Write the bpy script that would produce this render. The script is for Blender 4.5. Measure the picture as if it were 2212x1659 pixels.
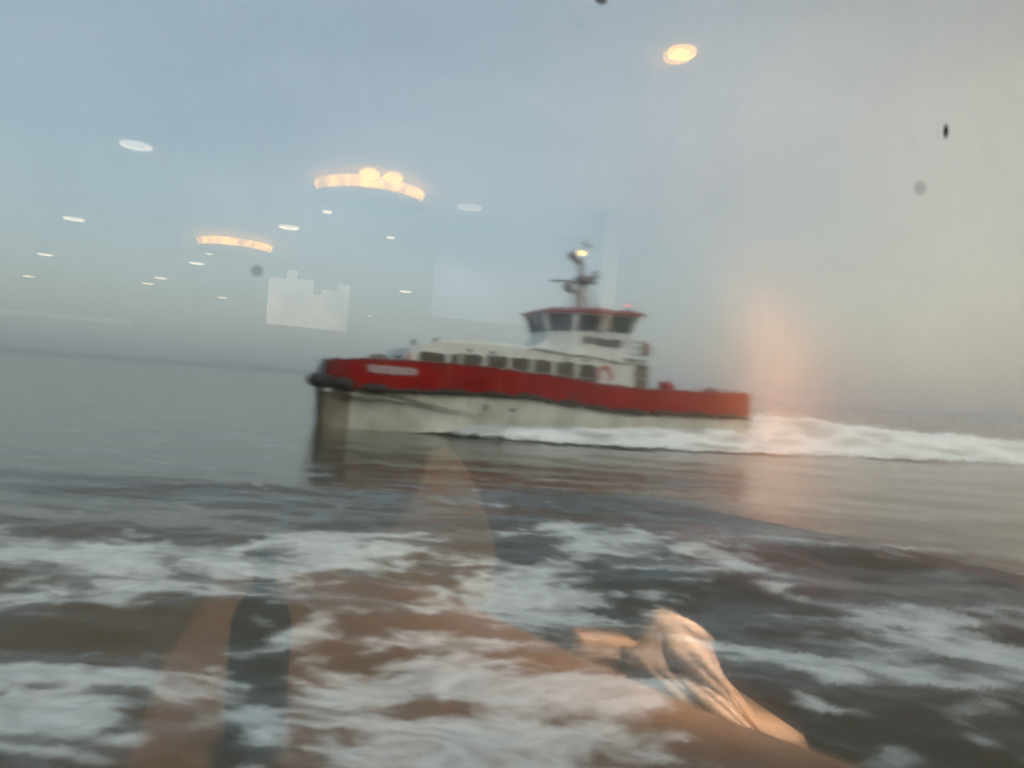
import bpy, bmesh, math, random
import numpy as np
from math import radians as R, sin, cos, pi
from mathutils import Matrix, Vector
random.seed(7)
for o in list(bpy.data.objects): bpy.data.objects.remove(o)
scn = bpy.context.scene
COL = scn.collection
# ------------------------------------------------------------------ camera
CAMZ = 2.9
ROLL = R(4.0); PITCH = math.atan(9/1600)
cd = bpy.data.cameras.new('camera'); cam = bpy.data.objects.new('camera', cd); COL.objects.link(cam)
cd.sensor_width = 36; cd.lens = 36*1600/2212; cd.clip_start = .02; cd.clip_end = 60000
fw = Vector((0, cos(PITCH), sin(PITCH))); r0 = Vector((1, 0, 0)); u0 = r0.cross(fw)
rt = cos(ROLL)*r0+sin(ROLL)*u0; up = -sin(ROLL)*r0+cos(ROLL)*u0
m = Matrix((rt, up, -fw)).transposed().to_4x4(); m.translation = (0, 0, CAMZ)
cam.matrix_world = m; scn.camera = cam
# ------------------------------------------------------------------ world: overcast dusk sky
SUN_EL, SUN_AZ = R(38), R(150)
w = bpy.data.worlds.new('World'); scn.world = w; w.use_nodes = True
nt = w.node_tree; nt.nodes.clear(); N = nt.nodes.new; L = nt.links.new
out = N('ShaderNodeOutputWorld'); bg = N('ShaderNodeBackground'); bg2 = N('ShaderNodeBackground'); add = N('ShaderNodeAddShader')
sky = N('ShaderNodeTexSky'); sky.sky_type = 'NISHITA'; sky.sun_disc = False
sky.sun_elevation = SUN_EL; sky.sun_rotation = SUN_AZ; sky.air_density = 1.5; sky.dust_density = 4
L(sky.outputs[0], bg.inputs[0]); bg.inputs[1].default_value = .05
tc = N('ShaderNodeTexCoord'); mp = N('ShaderNodeMapping'); mp.inputs['Scale'].default_value = (1.2, 1.2, 3.2)
L(tc.outputs['Generated'], mp.inputs[0])
no = N('ShaderNodeTexNoise'); no.inputs['Scale'].default_value = 1.6; no.inputs['Detail'].default_value = 5; no.inputs['Roughness'].default_value = .5
L(mp.outputs[0], no.inputs['Vector'])
cr = N('ShaderNodeValToRGB'); cr.color_ramp.elements[0].position = .35; cr.color_ramp.elements[1].position = .68
cr.color_ramp.elements[0].color = (.285, .355, .43, 1); cr.color_ramp.elements[1].color = (.365, .425, .485, 1)
L(no.outputs['Fac'], cr.inputs[0])
sx = N('ShaderNodeSeparateXYZ'); L(tc.outputs['Generated'], sx.inputs[0])
# heavier, warmer cloud bank towards the right of the view; paler murk on the horizon
mr = N('ShaderNodeMapRange'); mr.interpolation_type = 'SMOOTHSTEP'; mr.inputs['From Min'].default_value = -.05; mr.inputs['From Max'].default_value = .6
L(sx.outputs['X'], mr.inputs[0])
mx = N('ShaderNodeMix'); mx.data_type = 'RGBA'; L(mr.outputs[0], mx.inputs['Factor']); L(cr.outputs[0], mx.inputs['A']); mx.inputs['B'].default_value = (.285, .297, .29, 1)
mr2 = N('ShaderNodeMapRange'); mr2.interpolation_type = 'SMOOTHSTEP'; mr2.inputs['From Min'].default_value = .25; mr2.inputs['From Max'].default_value = -.02
L(sx.outputs['Z'], mr2.inputs[0])
mf = N('ShaderNodeMath'); mf.operation = 'MULTIPLY'; mf.inputs[1].default_value = .75; L(mr2.outputs[0], mf.inputs[0])
mx2 = N('ShaderNodeMix'); mx2.data_type = 'RGBA'; L(mf.outputs[0], mx2.inputs['Factor']); L(mx.outputs['Result'], mx2.inputs['A']); mx2.inputs['B'].default_value = (.34, .35, .365, 1)
L(mx2.outputs['Result'], bg2.inputs[0]); bg2.inputs[1].default_value = 1.0
L(bg.outputs[0], add.inputs[0]); L(bg2.outputs[0], add.inputs[1]); L(add.outputs[0], out.inputs[0])
sl = bpy.data.lights.new('sun', 'SUN'); sl.energy = .5; sl.angle = R(25); sl.color = (1, .96, .9)
so = bpy.data.objects.new('sun', sl); COL.objects.link(so)
sd = Vector((sin(SUN_AZ)*cos(SUN_EL), cos(SUN_AZ)*cos(SUN_EL), sin(SUN_EL)))
so.rotation_euler = sd.to_track_quat('Z', 'Y').to_euler(); so.location = (0, 0, 60)
scn.view_settings.view_transform = 'Standard'; scn.view_settings.look = 'None'; scn.view_settings.exposure = 0; scn.view_settings.gamma = 1
scn.cycles.caustics_reflective = False; scn.cycles.caustics_refractive = False
scn.cycles.max_bounces = 14; scn.cycles.transmission_bounces = 12; scn.cycles.glossy_bounces = 8; scn.cycles.diffuse_bounces = 3
scn.cycles.sample_clamp_indirect = 80
scn.cycles.use_denoising = True

# ------------------------------------------------------------------ helpers
def tag(o, label=None, cat=None, group=None, kind=None):
    if label: o['label'] = label
    if cat: o['category'] = cat
    if group: o['group'] = group
    if kind: o['kind'] = kind
    return o
def obj(name, bm, mat, parent=None, smooth=True, mats=None):
    me = bpy.data.meshes.new(name); bm.normal_update()
    bm.to_mesh(me); bm.free()
    for mm in (mats or [mat]): me.materials.append(mm)
    if smooth:
        me.shade_smooth()
        try: me.set_sharp_from_angle(angle=R(35))
        except Exception: pass
    o = bpy.data.objects.new(name, me); COL.objects.link(o)
    if parent: o.parent = parent
    return o
def empty(name, M=None, parent=None):
    o = bpy.data.objects.new(name, None); COL.objects.link(o)
    if M is not None: o.matrix_world = M
    if parent: o.parent = parent
    o.empty_display_size = .2
    return o
def box(bm, x0, x1, y0, y1, z0, z1, bev=0, M=None):
    r = bmesh.ops.create_cube(bm, size=1); vs = r['verts']
    for v in vs: v.co = Vector(((x0+x1)/2+v.co.x*(x1-x0), (y0+y1)/2+v.co.y*(y1-y0), (z0+z1)/2+v.co.z*(z1-z0)))
    if bev:
        es = list({e for v in vs for e in v.link_edges})
        rr = bmesh.ops.bevel(bm, geom=es, offset=bev, segments=2, affect='EDGES', profile=.5)
        vs = list({v for f in rr['faces'] for v in f.verts} | {v for v in vs if v.is_valid})
    if M is not None:
        for v in vs: v.co = M @ v.co
    return bm
def tube(bm, pts, r, seg=10, caps=True):
    pts = [Vector(p) for p in pts]; rs = r if isinstance(r, (list, tuple)) else [r]*len(pts)
    rings = []
    for i, p in enumerate(pts):
        a = pts[max(i-1, 0)]; b = pts[min(i+1, len(pts)-1)]; d = (b-a)
        if d.length < 1e-9: d = Vector((0, 0, 1))
        d.normalize(); h = Vector((0, 0, 1)) if abs(d.z) < .9 else Vector((1, 0, 0))
        e1 = d.cross(h).normalized(); e2 = d.cross(e1)
        rings.append([bm.verts.new(p+(e1*cos(2*pi*k/seg)+e2*sin(2*pi*k/seg))*rs[i]) for k in range(seg)])
    for i in range(len(rings)-1):
        for k in range(seg): bm.faces.new((rings[i][k], rings[i][(k+1) % seg], rings[i+1][(k+1) % seg], rings[i+1][k]))
    if caps: bm.faces.new(rings[0][::-1]); bm.faces.new(rings[-1])
    return bm
def lathe(bm, prof, cx=0, cy=0, seg=32):
    rings = []
    for r, z in prof: rings.append([bm.verts.new((cx+max(r, 1e-4)*cos(2*pi*k/seg), cy+max(r, 1e-4)*sin(2*pi*k/seg), z)) for k in range(seg)])
    for i in range(len(rings)-1):
        for k in range(seg): bm.faces.new((rings[i][k], rings[i][(k+1) % seg], rings[i+1][(k+1) % seg], rings[i+1][k]))
    return bm
def loft(bm, secs, closed=True, caps=True):
    rings = [[bm.verts.new(p) for p in s] for s in secs]; n = len(rings[0])
    for i in range(len(rings)-1):
        for k in range(n if closed else n-1): bm.faces.new((rings[i][k], rings[i][(k+1) % n], rings[i+1][(k+1) % n], rings[i+1][k]))
    if caps and closed: bm.faces.new(rings[0][::-1]); bm.faces.new(rings[-1])
    bmesh.ops.recalc_face_normals(bm, faces=bm.faces[:])
    return bm
def prism_xz(bm, prof, y0, y1, inset=0):
    loft(bm, [[(x, y0, z) for x, z in prof], [(x, y1, z) for x, z in prof]]); return bm
def mat(name, col, rough=.5, metal=0, emit=None, es=0, noise=0, nscale=3, bump=0, col2=None, spec=.5, alpha=None):
    m = bpy.data.materials.new(name); m.use_nodes = True; t = m.node_tree; p = t.nodes['Principled BSDF']
    p.inputs['Base Color'].default_value = (*col, 1); p.inputs['Roughness'].default_value = rough; p.inputs['Metallic'].default_value = metal
    p.inputs['Specular IOR Level'].default_value = spec
    if emit: p.inputs['Emission Color'].default_value = (*emit, 1); p.inputs['Emission Strength'].default_value = es
    if noise or bump:
        tc = t.nodes.new('ShaderNodeTexCoord'); n = t.nodes.new('ShaderNodeTexNoise'); n.inputs['Scale'].default_value = nscale; n.inputs['Detail'].default_value = 6
        t.links.new(tc.outputs['Object'], n.inputs['Vector'])
        if noise:
            r = t.nodes.new('ShaderNodeValToRGB'); r.color_ramp.elements[0].position = .4; r.color_ramp.elements[1].position = .66
            c2 = col2 or tuple(c*(1-noise) for c in col)
            r.color_ramp.elements[0].color = (*col, 1); r.color_ramp.elements[1].color = (*c2, 1)
            t.links.new(n.outputs['Fac'], r.inputs[0]); t.links.new(r.outputs[0], p.inputs['Base Color'])
        if bump:
            b = t.nodes.new('ShaderNodeBump'); b.inputs['Strength'].default_value = bump; b.inputs['Distance'].default_value = .02
            t.links.new(n.outputs['Fac'], b.inputs['Height']); t.links.new(b.outputs[0], p.inputs['Normal'])
    return m
M = {}
M['white'] = mat('white_paint', (.74, .76, .74), .35, noise=.15, nscale=1.2)
M['hull'] = mat('hull_paint', (.66, .66, .60), .45, noise=.3, nscale=.8, col2=(.52, .51, .44))
M['red'] = mat('red_paint', (.30, .004, .002), .6, noise=.35, nscale=.9, spec=.15)
def streaks(m, amt, col, sc=(1.3, 1.3, .12)):
    t = m.node_tree; p = t.nodes['Principled BSDF']; src = p.inputs['Base Color'].links[0].from_socket
    tc = t.nodes.new('ShaderNodeTexCoord'); mp = t.nodes.new('ShaderNodeMapping'); mp.inputs['Scale'].default_value = sc; t.links.new(tc.outputs['Object'], mp.inputs[0])
    n = t.nodes.new('ShaderNodeTexNoise'); n.inputs['Scale'].default_value = 3; n.inputs['Detail'].default_value = 6; t.links.new(mp.outputs[0], n.inputs['Vector'])
    r = t.nodes.new('ShaderNodeMapRange'); r.inputs['From Min'].default_value = .52; r.inputs['From Max'].default_value = .72; r.inputs['To Max'].default_value = amt; t.links.new(n.outputs['Fac'], r.inputs[0])
    x = t.nodes.new('ShaderNodeMix'); x.data_type = 'RGBA'; t.links.new(r.outputs[0], x.inputs['Factor']); t.links.new(src, x.inputs['A']); x.inputs['B'].default_value = (*col, 1)
    t.links.new(x.outputs['Result'], p.inputs['Base Color'])
streaks(M['hull'], .4, (.22, .19, .14), (.8, .8, .15)); streaks(M['red'], .75, (.30, .07, .05)); streaks(M['white'], .4, (.34, .32, .27))
M['dullred'] = mat('dull_red_paint', (.30, .09, .09), .45, noise=.2)
M['black'] = mat('black_rubber', (.018, .017, .016), .7, noise=.4, nscale=4, bump=.4, col2=(.05, .04, .03))
M['dgrey'] = mat('dark_grey_paint', (.055, .06, .062), .6, noise=.3)
M['tanhull'] = mat('tan_bow_paint', (.36, .31, .23), .5, noise=.35, nscale=1.5)  # bow wedges, a darker tan than the hull paint
M['grey'] = mat('grey_paint', (.16, .17, .165), .5, noise=.2)
M['lgrey'] = mat('light_grey_paint', (.42, .44, .43), .5, noise=.2)
M['deck'] = mat('deck_paint', (.2, .2, .19), .8, noise=.3)
M['glass'] = mat('dark_window_glass', (.06, .06, .055), .12, noise=.5, nscale=1.5, col2=(.11, .10, .09))
M['wglass'] = mat('bridge_window_glass', (.015, .035, .038), .1, noise=.6, nscale=1.3, col2=(.10, .15, .155))
M['orange'] = mat('orange_red_plastic', (.62, .12, .07), .5)
M['brown'] = mat('brown_door_panel', (.16, .12, .09), .5, noise=.3)
M['amber'] = mat('amber_lamp', (1, .6, .2), .3, emit=(1, .55, .16), es=7)
M['redlamp'] = mat('red_lamp', (1, .1, .1), .3, emit=(1, .08, .08), es=3.5)
M['letter_white'] = mat('white_lettering', (.62, .56, .58), .5)
M['letter_dark'] = mat('dark_lettering', (.05, .06, .06), .5)

# ------------------------------------------------------------------ sea
def vnoise(x, y, seed=0):
    xi = np.floor(x).astype(np.int64); yi = np.floor(y).astype(np.int64); xf = x-xi; yf = y-yi
    def h(a, b):
        n = (a*374761393+b*668265263+seed*1442695041) & 0xffffffff
        n = ((n ^ (n >> 13))*1274126177) & 0xffffffff
        return ((n ^ (n >> 16)) & 0xffff)/65535.
    u = xf*xf*xf*(xf*(xf*6-15)+10); v = yf*yf*yf*(yf*(yf*6-15)+10)
    return (h(xi, yi)*(1-u)+h(xi+1, yi)*u)*(1-v)+(h(xi, yi+1)*(1-u)+h(xi+1, yi+1)*u)*v
def fbm(x, y, o=4, seed=0):
    s = 0; a = .5; t = 0
    for k in range(o):
        s = s+a*vnoise(x*2**k+k*17.3, y*2**k-k*9.1, seed+k); t += a; a *= .5
    return s/t
def sea_height(x, y):
    r = np.hypot(x, y)
    wx = x+1.5*fbm(x/5, y/5, 2, 3); wy = y+1.5*fbm(x/5+9, y/5, 2, 5)
    near = np.exp(-(r/17)**2)
    z = .16*near*(np.sin(wy*1.55+.25*wx)+.35*np.sin(2.7*wy-.5*wx+1))
    z += .36*near*(fbm(x/1.9, y/1.0, 5, 11)-.5)
    z += .16*np.exp(-(r/130)**1)*(fbm(x/5.5, y/2.4, 4, 21)-.5)+.06*np.exp(-(r/60))*(fbm(x/1.4, y/.8, 3, 31)-.5)
    # the dark roll that runs across in front of the wash
    c = 13.2+.13*x+.8*np.sin(x*.35)
    z += .20*np.exp(-((y-c)/1.1)**2)*(.6+.8*fbm(x/4, y/4, 2, 41))*np.exp(-((x/26)**2))
    z += .14*np.exp(-((y-c-6.5)/1.5)**2)*np.exp(-((x/30)**2))
    return z*np.clip((r-2)/2, .2, 1)
FOAM = [(-6.22,10.75,1.75,.7,.8),(-4.13,11.08,1.53,.74,.6),(-2.83,11.95,.97,.92,.8),(-1.96,12.56,.94,.75,.7),(-.02,13.89,1.13,.58,.7),(2.21,14.29,1.34,1.24,.8),(4.22,14.12,1.15,1.08,.5),(-5.6,8.88,1.11,.59,.6),(-4.42,9.18,1.15,.63,.7),(-3.19,9.27,.75,.55,.5),(-2.49,8.87,.55,.59,.4),(.37,10.59,1.13,1.22,.95),(-.74,9.66,.91,.6,.7),(.94,9.46,.35,.58,.6),(-1.75,9.04,.68,.35,.4),(-4.31,6.91,.6,.46,.8),(-3.46,6.84,.64,.4,.6),(-3.62,6.21,.58,.37,.9),(-2.69,6.76,.68,.44,.6),(-2.01,6.48,.4,.45,.8),(-1.76,5.99,.22,.31,.8),(-1.31,7.,.66,.63,.8),(-.29,7.53,.94,.61,.85),(-.21,6.23,1.01,.5,.95),(.87,7.38,.92,.71,.8),(1.19,6.44,.8,.54,.6),(-1.08,5.94,.45,.3,.8),(.55,5.87,.73,.15,.4),(-.87,8.38,.31,.3,.5),(3.7,8.69,1.36,.57,.75),(5.99,9.8,1.35,.83,.75),(4.5,8.14,1.32,.5,.7),(6.52,9.23,.69,1.11,.6),(3.3,7.14,.36,.66,.4),(3.48,6.61,.25,.47,.4),(4.13,12.69,1.43,1.04,.5),(5.98,15.52,1.55,.62,.6),(8.08,14.9,1.4,.72,.35),(2.2,10.81,.54,.63,.3),(-3.34,5.33,.67,.09,.4),(-2.5,5.73,.43,.14,.5),(9,10.5,2,1,.6),(-9,11,3,.8,.6),(-8,8,2,.8,.6)]
rr = np.concatenate([np.linspace(1.2, 5, 20), np.linspace(5.05, 20, 330), 20*(1.02**np.arange(1, 100)), 20*1.02**99*(1.09**np.arange(1, 53))])
th = np.radians(np.concatenate([np.arange(-150, -50, 2.), np.linspace(-50, 50, 520), np.arange(52, 152, 2.)]))
RR, TT = np.meshgrid(rr, th, indexing='ij'); X = RR*np.sin(TT); Y = RR*np.cos(TT)
Z = sea_height(X, Y); Z[RR > 900] = 0
env = np.zeros_like(X)
for cx, cy, sx_, sy_, a in FOAM:
    env = np.maximum(env, a*np.exp(-(((X-cx)/(sx_*1.25))**2+((Y-cy)/(sy_*1.3))**2)))
nr, ntc = X.shape
co = np.stack([X, Y, Z], -1).reshape(-1, 3)
idx = np.arange(nr*ntc).reshape(nr, ntc)
F4 = np.stack([idx[:-1, :-1], idx[:-1, 1:], idx[1:, 1:], idx[1:, :-1]], -1).reshape(-1, 4)[:, ::-1]
me = bpy.data.meshes.new('sea_water'); me.from_pydata(co.tolist(), [], F4.tolist())
at = me.attributes.new('foam', 'FLOAT', 'POINT'); at.data.foreach_set('value', env.reshape(-1).astype(np.float32))
me.shade_smooth()
sea = bpy.data.objects.new('sea_water', me); COL.objects.link(sea); tag(sea, kind='structure')
def foam_nodes(t, vec, scale):
    n = t.nodes.new('ShaderNodeTexNoise'); n.inputs['Scale'].default_value = scale; n.inputs['Detail'].default_value = 7; n.inputs['Roughness'].default_value = .58; n.inputs['Distortion'].default_value = .6
    t.links.new(vec, n.inputs['Vector']); return n
ms = bpy.data.materials.new('sea_water'); ms.use_nodes = True; t = ms.node_tree; p = t.nodes['Principled BSDF']
p.inputs['Base Color'].default_value = (.1, .1, .08, 1); p.inputs['Roughness'].default_value = .12; p.inputs['IOR'].default_value = 1.33
tc = t.nodes.new('ShaderNodeTexCoord'); mp = t.nodes.new('ShaderNodeMapping'); mp.inputs['Scale'].default_value = (.55, 1.05, 1)
t.links.new(tc.outputs['Object'], mp.inputs[0])
n1 = foam_nodes(t, mp.outputs[0], 1.1)
a_ = t.nodes.new('ShaderNodeAttribute'); a_.attribute_name = 'foam'
n1.inputs['Distortion'].default_value = 1.3
n1b = foam_nodes(t, mp.outputs[0], .5); n1c = foam_nodes(t, mp.outputs[0], 4.2)
s1 = t.nodes.new('ShaderNodeMath'); s1.operation = 'MULTIPLY_ADD'; s1.inputs[1].default_value = .5; t.links.new(n1b.outputs['Fac'], s1.inputs[0]); t.links.new(n1.outputs['Fac'], s1.inputs[2])
s2 = t.nodes.new('ShaderNodeMath'); s2.operation = 'MULTIPLY_ADD'; s2.inputs[1].default_value = .45; t.links.new(n1c.outputs['Fac'], s2.inputs[0]); t.links.new(s1.outputs[0], s2.inputs[2])
ad = t.nodes.new('ShaderNodeMath'); ad.operation = 'MULTIPLY_ADD'; ad.inputs[1].default_value = .5; t.links.new(a_.outputs['Fac'], ad.inputs[0]); t.links.new(s2.outputs[0], ad.inputs[2])
fm = t.nodes.new('ShaderNodeMapRange'); fm.interpolation_type = 'SMOOTHSTEP'; fm.inputs['From Min'].default_value = 1.10; fm.inputs['From Max'].default_value = 1.30; fm.inputs['To Max'].default_value = .95
t.links.new(ad.outputs[0], fm.inputs[0])
fd = t.nodes.new('ShaderNodeBsdfDiffuse'); fd.inputs[0].default_value = (.84, .85, .81, 1)
mp4 = t.nodes.new('ShaderNodeMapping'); mp4.inputs['Scale'].default_value = (.5, 1.3, 1); t.links.new(tc.outputs['Object'], mp4.inputs[0])
n6 = foam_nodes(t, mp4.outputs[0], 2.4); n6.inputs['Distortion'].default_value = 2.2; n6.inputs['Roughness'].default_value = .7
r6 = t.nodes.new('ShaderNodeMapRange'); r6.inputs['From Min'].default_value = .36; r6.inputs['From Max'].default_value = .60; r6.inputs['To Min'].default_value = .48; t.links.new(n6.outputs['Fac'], r6.inputs[0])
m6 = t.nodes.new('ShaderNodeMath'); m6.operation = 'MULTIPLY'; t.links.new(fm.outputs[0], m6.inputs[0]); t.links.new(r6.outputs[0], m6.inputs[1])
mxs = t.nodes.new('ShaderNodeMixShader'); t.links.new(m6.outputs[0], mxs.inputs[0]); t.links.new(p.outputs[0], mxs.inputs[1]); t.links.new(fd.outputs[0], mxs.inputs[2])
t.links.new(mxs.outputs[0], t.nodes['Material Output'].inputs[0])
mp2 = t.nodes.new('ShaderNodeMapping'); mp2.inputs['Scale'].default_value = (.5, 1, 1); t.links.new(tc.outputs['Object'], mp2.inputs[0])
n2 = t.nodes.new('ShaderNodeTexNoise'); n2.inputs['Scale'].default_value = 1.6; n2.inputs['Detail'].default_value = 5; t.links.new(mp2.outputs[0], n2.inputs['Vector'])
b = t.nodes.new('ShaderNodeBump'); b.inputs['Strength'].default_value = .38; b.inputs['Distance'].default_value = .09
t.links.new(n2.outputs['Fac'], b.inputs['Height']); t.links.new(b.outputs[0], p.inputs['Normal'])
bf = t.nodes.new('ShaderNodeBump'); bf.inputs['Strength'].default_value = .9; bf.inputs['Distance'].default_value = .12; t.links.new(s2.outputs[0], bf.inputs['Height']); t.links.new(bf.outputs[0], fd.inputs['Normal'])
n3 = t.nodes.new('ShaderNodeTexNoise'); n3.inputs['Scale'].default_value = .12; n3.inputs['Detail'].default_value = 3; t.links.new(mp2.outputs[0], n3.inputs['Vector'])
c3 = t.nodes.new('ShaderNodeValToRGB'); c3.color_ramp.elements[0].position = .35; c3.color_ramp.elements[1].position = .65
c3.color_ramp.elements[0].color = (.088, .070, .044, 1); c3.color_ramp.elements[1].color = (.078, .076, .056, 1)
t.links.new(n3.outputs['Fac'], c3.inputs[0]); t.links.new(c3.outputs[0], p.inputs['Base Color'])
me.materials.append(ms)

# ------------------------------------------------------------------ the catamaran (local: x forward, y to port, z up from the water)
BM = Matrix.Translation((14.1635, 52.5467, 0)) @ Matrix.Rotation(R(200), 4, 'Z')
boat = empty('crew_boat', BM)
tag(boat, 'white catamaran crew boat with a broad red band and raised wheelhouse on the grey sea', 'boat')
def li(x, xs, ys): return float(np.interp(x, xs, ys))
rail = lambda x: li(x, [0, 3, 8.6, 10, 12, 14, 15.5, 20, 24, 27], [2.06, 2.0, 1.95, 1.98, 2.12, 2.32, 2.45, 2.42, 2.32, 2.28])
bul = lambda x: li(x, [0, 3, 6.2, 8.5, 10, 14, 17.7, 22.3, 25.6, 27], [3.58, 3.5, 3.42, 3.4, 3.47, 3.8, 3.96, 4.02, 3.88, 3.8])
for s in (1, -1):
    S = []
    #   x, out, chY,chZ, kY,kZ, wlY, keelY,keelZ, inY
    T = [(-.1, 4.12, 4.08, .55, 4.0, .3, 3.9, 3.0, -.55, 1.9), (5, 4.12, 4.09, .6, 4.0, .35, 3.9, 3.0, -.6, 1.9), (10, 4.12, 4.09, .75, 3.98, .45, 3.88, 3., -.6, 1.9),
         (15, 4.12, 4.08, 1.0, 3.92, .7, 3.8, 3., -.6, 1.95), (18, 4.12, 4.07, 1.2, 3.85, .95, 3.7, 2.95, -.6, 2.05), (20.3, 4.12, 4.06, 1.48, 3.75, 1.2, 3.55, 2.9, -.6, 2.15),
         (22.3, 4.12, 4.05, 1.9, 3.35, 1.5, 3.22, 2.85, -.5, 2.25), (23.8, 4.12, 4.04, 2.2, 3.12, 1.6, 3.02, 2.8, -.4, 2.4), (24.8, 4.1, 4.0, 2.22, 3.0, 1.6, 2.95, 2.85, -.3, 2.2), (25.62, 3.8, 3.78, 2.24, 3.04, 1.6, 3.0, 2.9, -.1, 2.3)]
    for x, o_, cy, cz, ky, kz, wy, ly, lz, iy in T:
        zr = rail(x)-.02
        S.append([(x, s*o_, zr), (x, s*cy, cz), (x-.03, s*ky, kz), (x, s*wy, 0.), (x-.1, s*ly, lz), (x, s*iy, 0.), (x, s*(iy-.15), 1.7), (x, s*(iy-.3), zr)])
    h = obj('hull', loft(bmesh.new(), S), M['hull'], boat)
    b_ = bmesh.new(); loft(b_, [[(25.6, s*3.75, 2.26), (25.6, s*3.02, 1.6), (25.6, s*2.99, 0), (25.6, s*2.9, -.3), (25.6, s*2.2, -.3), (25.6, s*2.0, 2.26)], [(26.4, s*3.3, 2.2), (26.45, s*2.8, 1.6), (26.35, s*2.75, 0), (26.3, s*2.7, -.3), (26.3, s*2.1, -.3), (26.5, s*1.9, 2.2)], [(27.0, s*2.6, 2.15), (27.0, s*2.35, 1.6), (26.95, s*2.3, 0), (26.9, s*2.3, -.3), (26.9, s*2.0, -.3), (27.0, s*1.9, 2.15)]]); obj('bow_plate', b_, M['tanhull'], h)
    if s > 0:
        for px_, pz_ in ((18.1, 1.72), (16.4, 1.66)):
            b_ = bmesh.new(); tube(b_, [(px_, 4.09, pz_), (px_, 4.14, pz_)], .17, 16); obj('porthole', b_, M['grey'], h)
        b_ = bmesh.new(); tube(b_, [(.9, 4.05, .42), (.35, 4.16, .42), (.1, 4.16, .42)], [.3, .34, .3], 16); obj('jet_outlet', b_, M['grey'], h)
b_ = bmesh.new(); prism_xz(b_, [(0, 1.6), (0, 2.0), (26.2, 2.25), (26.4, 2.15), (25.6, 1.9), (23, 1.7)], -3.7, 3.7); obj('cross_deck', b_, M['hull'], boat)
# plan outline of the deck edge, port quarter to starboard quarter round the bow
half = [(0, 4.2)]+[(x, 4.2) for x in np.linspace(1.5, 24.6, 24)]+[(25.3, 4.13), (25.9, 3.9), (26.4, 3.4), (26.75, 2.7), (26.95, 1.9), (27.02, 1.25)]
def band(pts, side, z0f, z1f, thick, lean):
    b = bmesh.new(); secs = []
    for i, (x, y) in enumerate(pts):
        k = max(0, (x-24.5)/2.5)*lean
        z0 = z0f(x); z1 = z1f(x)
        yi = max(y-thick, 0); xi = x-(thick if x > 25.5 else 0)
        secs.append([(x, side*y, z0), (x-k, side*(y-.04-k*.3), z1), (xi-k, side*(yi-.04-k*.3), z1), (xi, side*yi, z0)])
    return loft(b, secs)
for s in (1, -1):
    obj('bulwark', band(half, s, lambda x: rail(x)+.04, bul, .09, .35), M['red'], boat)
    b_ = bmesh.new(); secs = []
    for x, y in half:
        k = max(0, (x-24.5)/2.5)*.35; z = bul(x)
        secs.append([(x-k, s*(y+.03-k*.3), z+.002), (x-k, s*(y+.03-k*.3), z+.06), (x-k-.02, s*(y-.2-k*.3), z+.06), (x-k-.02, s*(y-.2-k*.3), z+.002)])
    obj('bulwark_capping', loft(b_, secs), M['dullred'], boat)
    b_ = bmesh.new(); tube(b_, [(x, s*(y+.1), rail(x)-.02) for x, y in half if x < 24.7], .12, 10); obj('rubbing_strake', b_, M['black'], boat)
    x = .6
    for k in range(9):
        ln = random.uniform(1.1, 2.0); x0_ = x+random.uniform(.2, .8)
        b_ = bmesh.new(); tube(b_, [(x0_, s*4.33, rail(x0_)+.06), (x0_+.1, s*4.36, rail(x0_)+.06), (x0_+ln, s*4.36, rail(x0_+ln)+.06), (x0_+ln+.1, s*4.33, rail(x0_+ln)+.06)], [.1, .16, .16, .1], 10)
        obj('side_fender', b_, M['black'], boat); x = x0_+ln+.5
# the thick bow fender in rounded blocks
def fender(p0, p1, r):
    p0 = Vector(p0); p1 = Vector(p1); d = (p1-p0).normalized()
    b = bmesh.new(); tube(b, [p0-d*.02, p0+d*.08, p0+d*.2, p1-d*.2, p1-d*.08, p1+d*.02], [r*.55, r*.88, r, r, r*.88, r*.55], 18)
    obj('bow_fender', b, M['black'], boat)
for s in (1, -1):
    fender((27.3, s*.1, 2.6), (27.25, s*1.5, 2.6), .42); fender((27.15, s*1.95, 2.58), (26.7, s*3.0, 2.53), .42); fender((26.5, s*3.4, 2.5), (25.6, s*4.1, 2.42), .36)
    fender((25.2, s*4.2, 2.4), (23.9, s*4.3, 2.36), .26)
b_ = bmesh.new(); prism_xz(b_, [(27.3, 2.95), (27.12, 3.1), (26.9, 3.84), (26.8, 3.84), (26.9, 2.9)], -1.3, 1.5); obj('boarding_gate', b_, M['dgrey'], boat)
b_ = bmesh.new(); prism_xz(b_, [(25.5, 2.25), (27.0, 2.2), (27.1, 2.1), (26.0, 1.85), (25.4, 1.95)], -3.0, 3.0); obj('bow_beam', b_, M['hull'], boat)
# deck
b_ = bmesh.new(); top = [(x, y-.1) for x, y in half]; ring = top+[(x, -y) for x, y in reversed(top)]
vs = [b_.verts.new((x, y, rail(x)+.12)) for x, y in ring]; b_.faces.new(vs); vs2 = [b_.verts.new((x, y, rail(x)+.02)) for x, y in ring]; b_.faces.new(vs2[::-1])
for i in range(len(vs)): j = (i+1) % len(vs); b_.faces.new((vs[i], vs2[i], vs2[j], vs[j]))
bmesh.ops.triangulate(b_, faces=b_.faces[:]); obj('main_deck', b_, M['deck'], boat, smooth=False)
b_ = bmesh.new(); box(b_, -.16, -.07, -4.15, 4.15, 1.4, 3.56, .02); obj('transom', b_, M['red'], boat)
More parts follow.
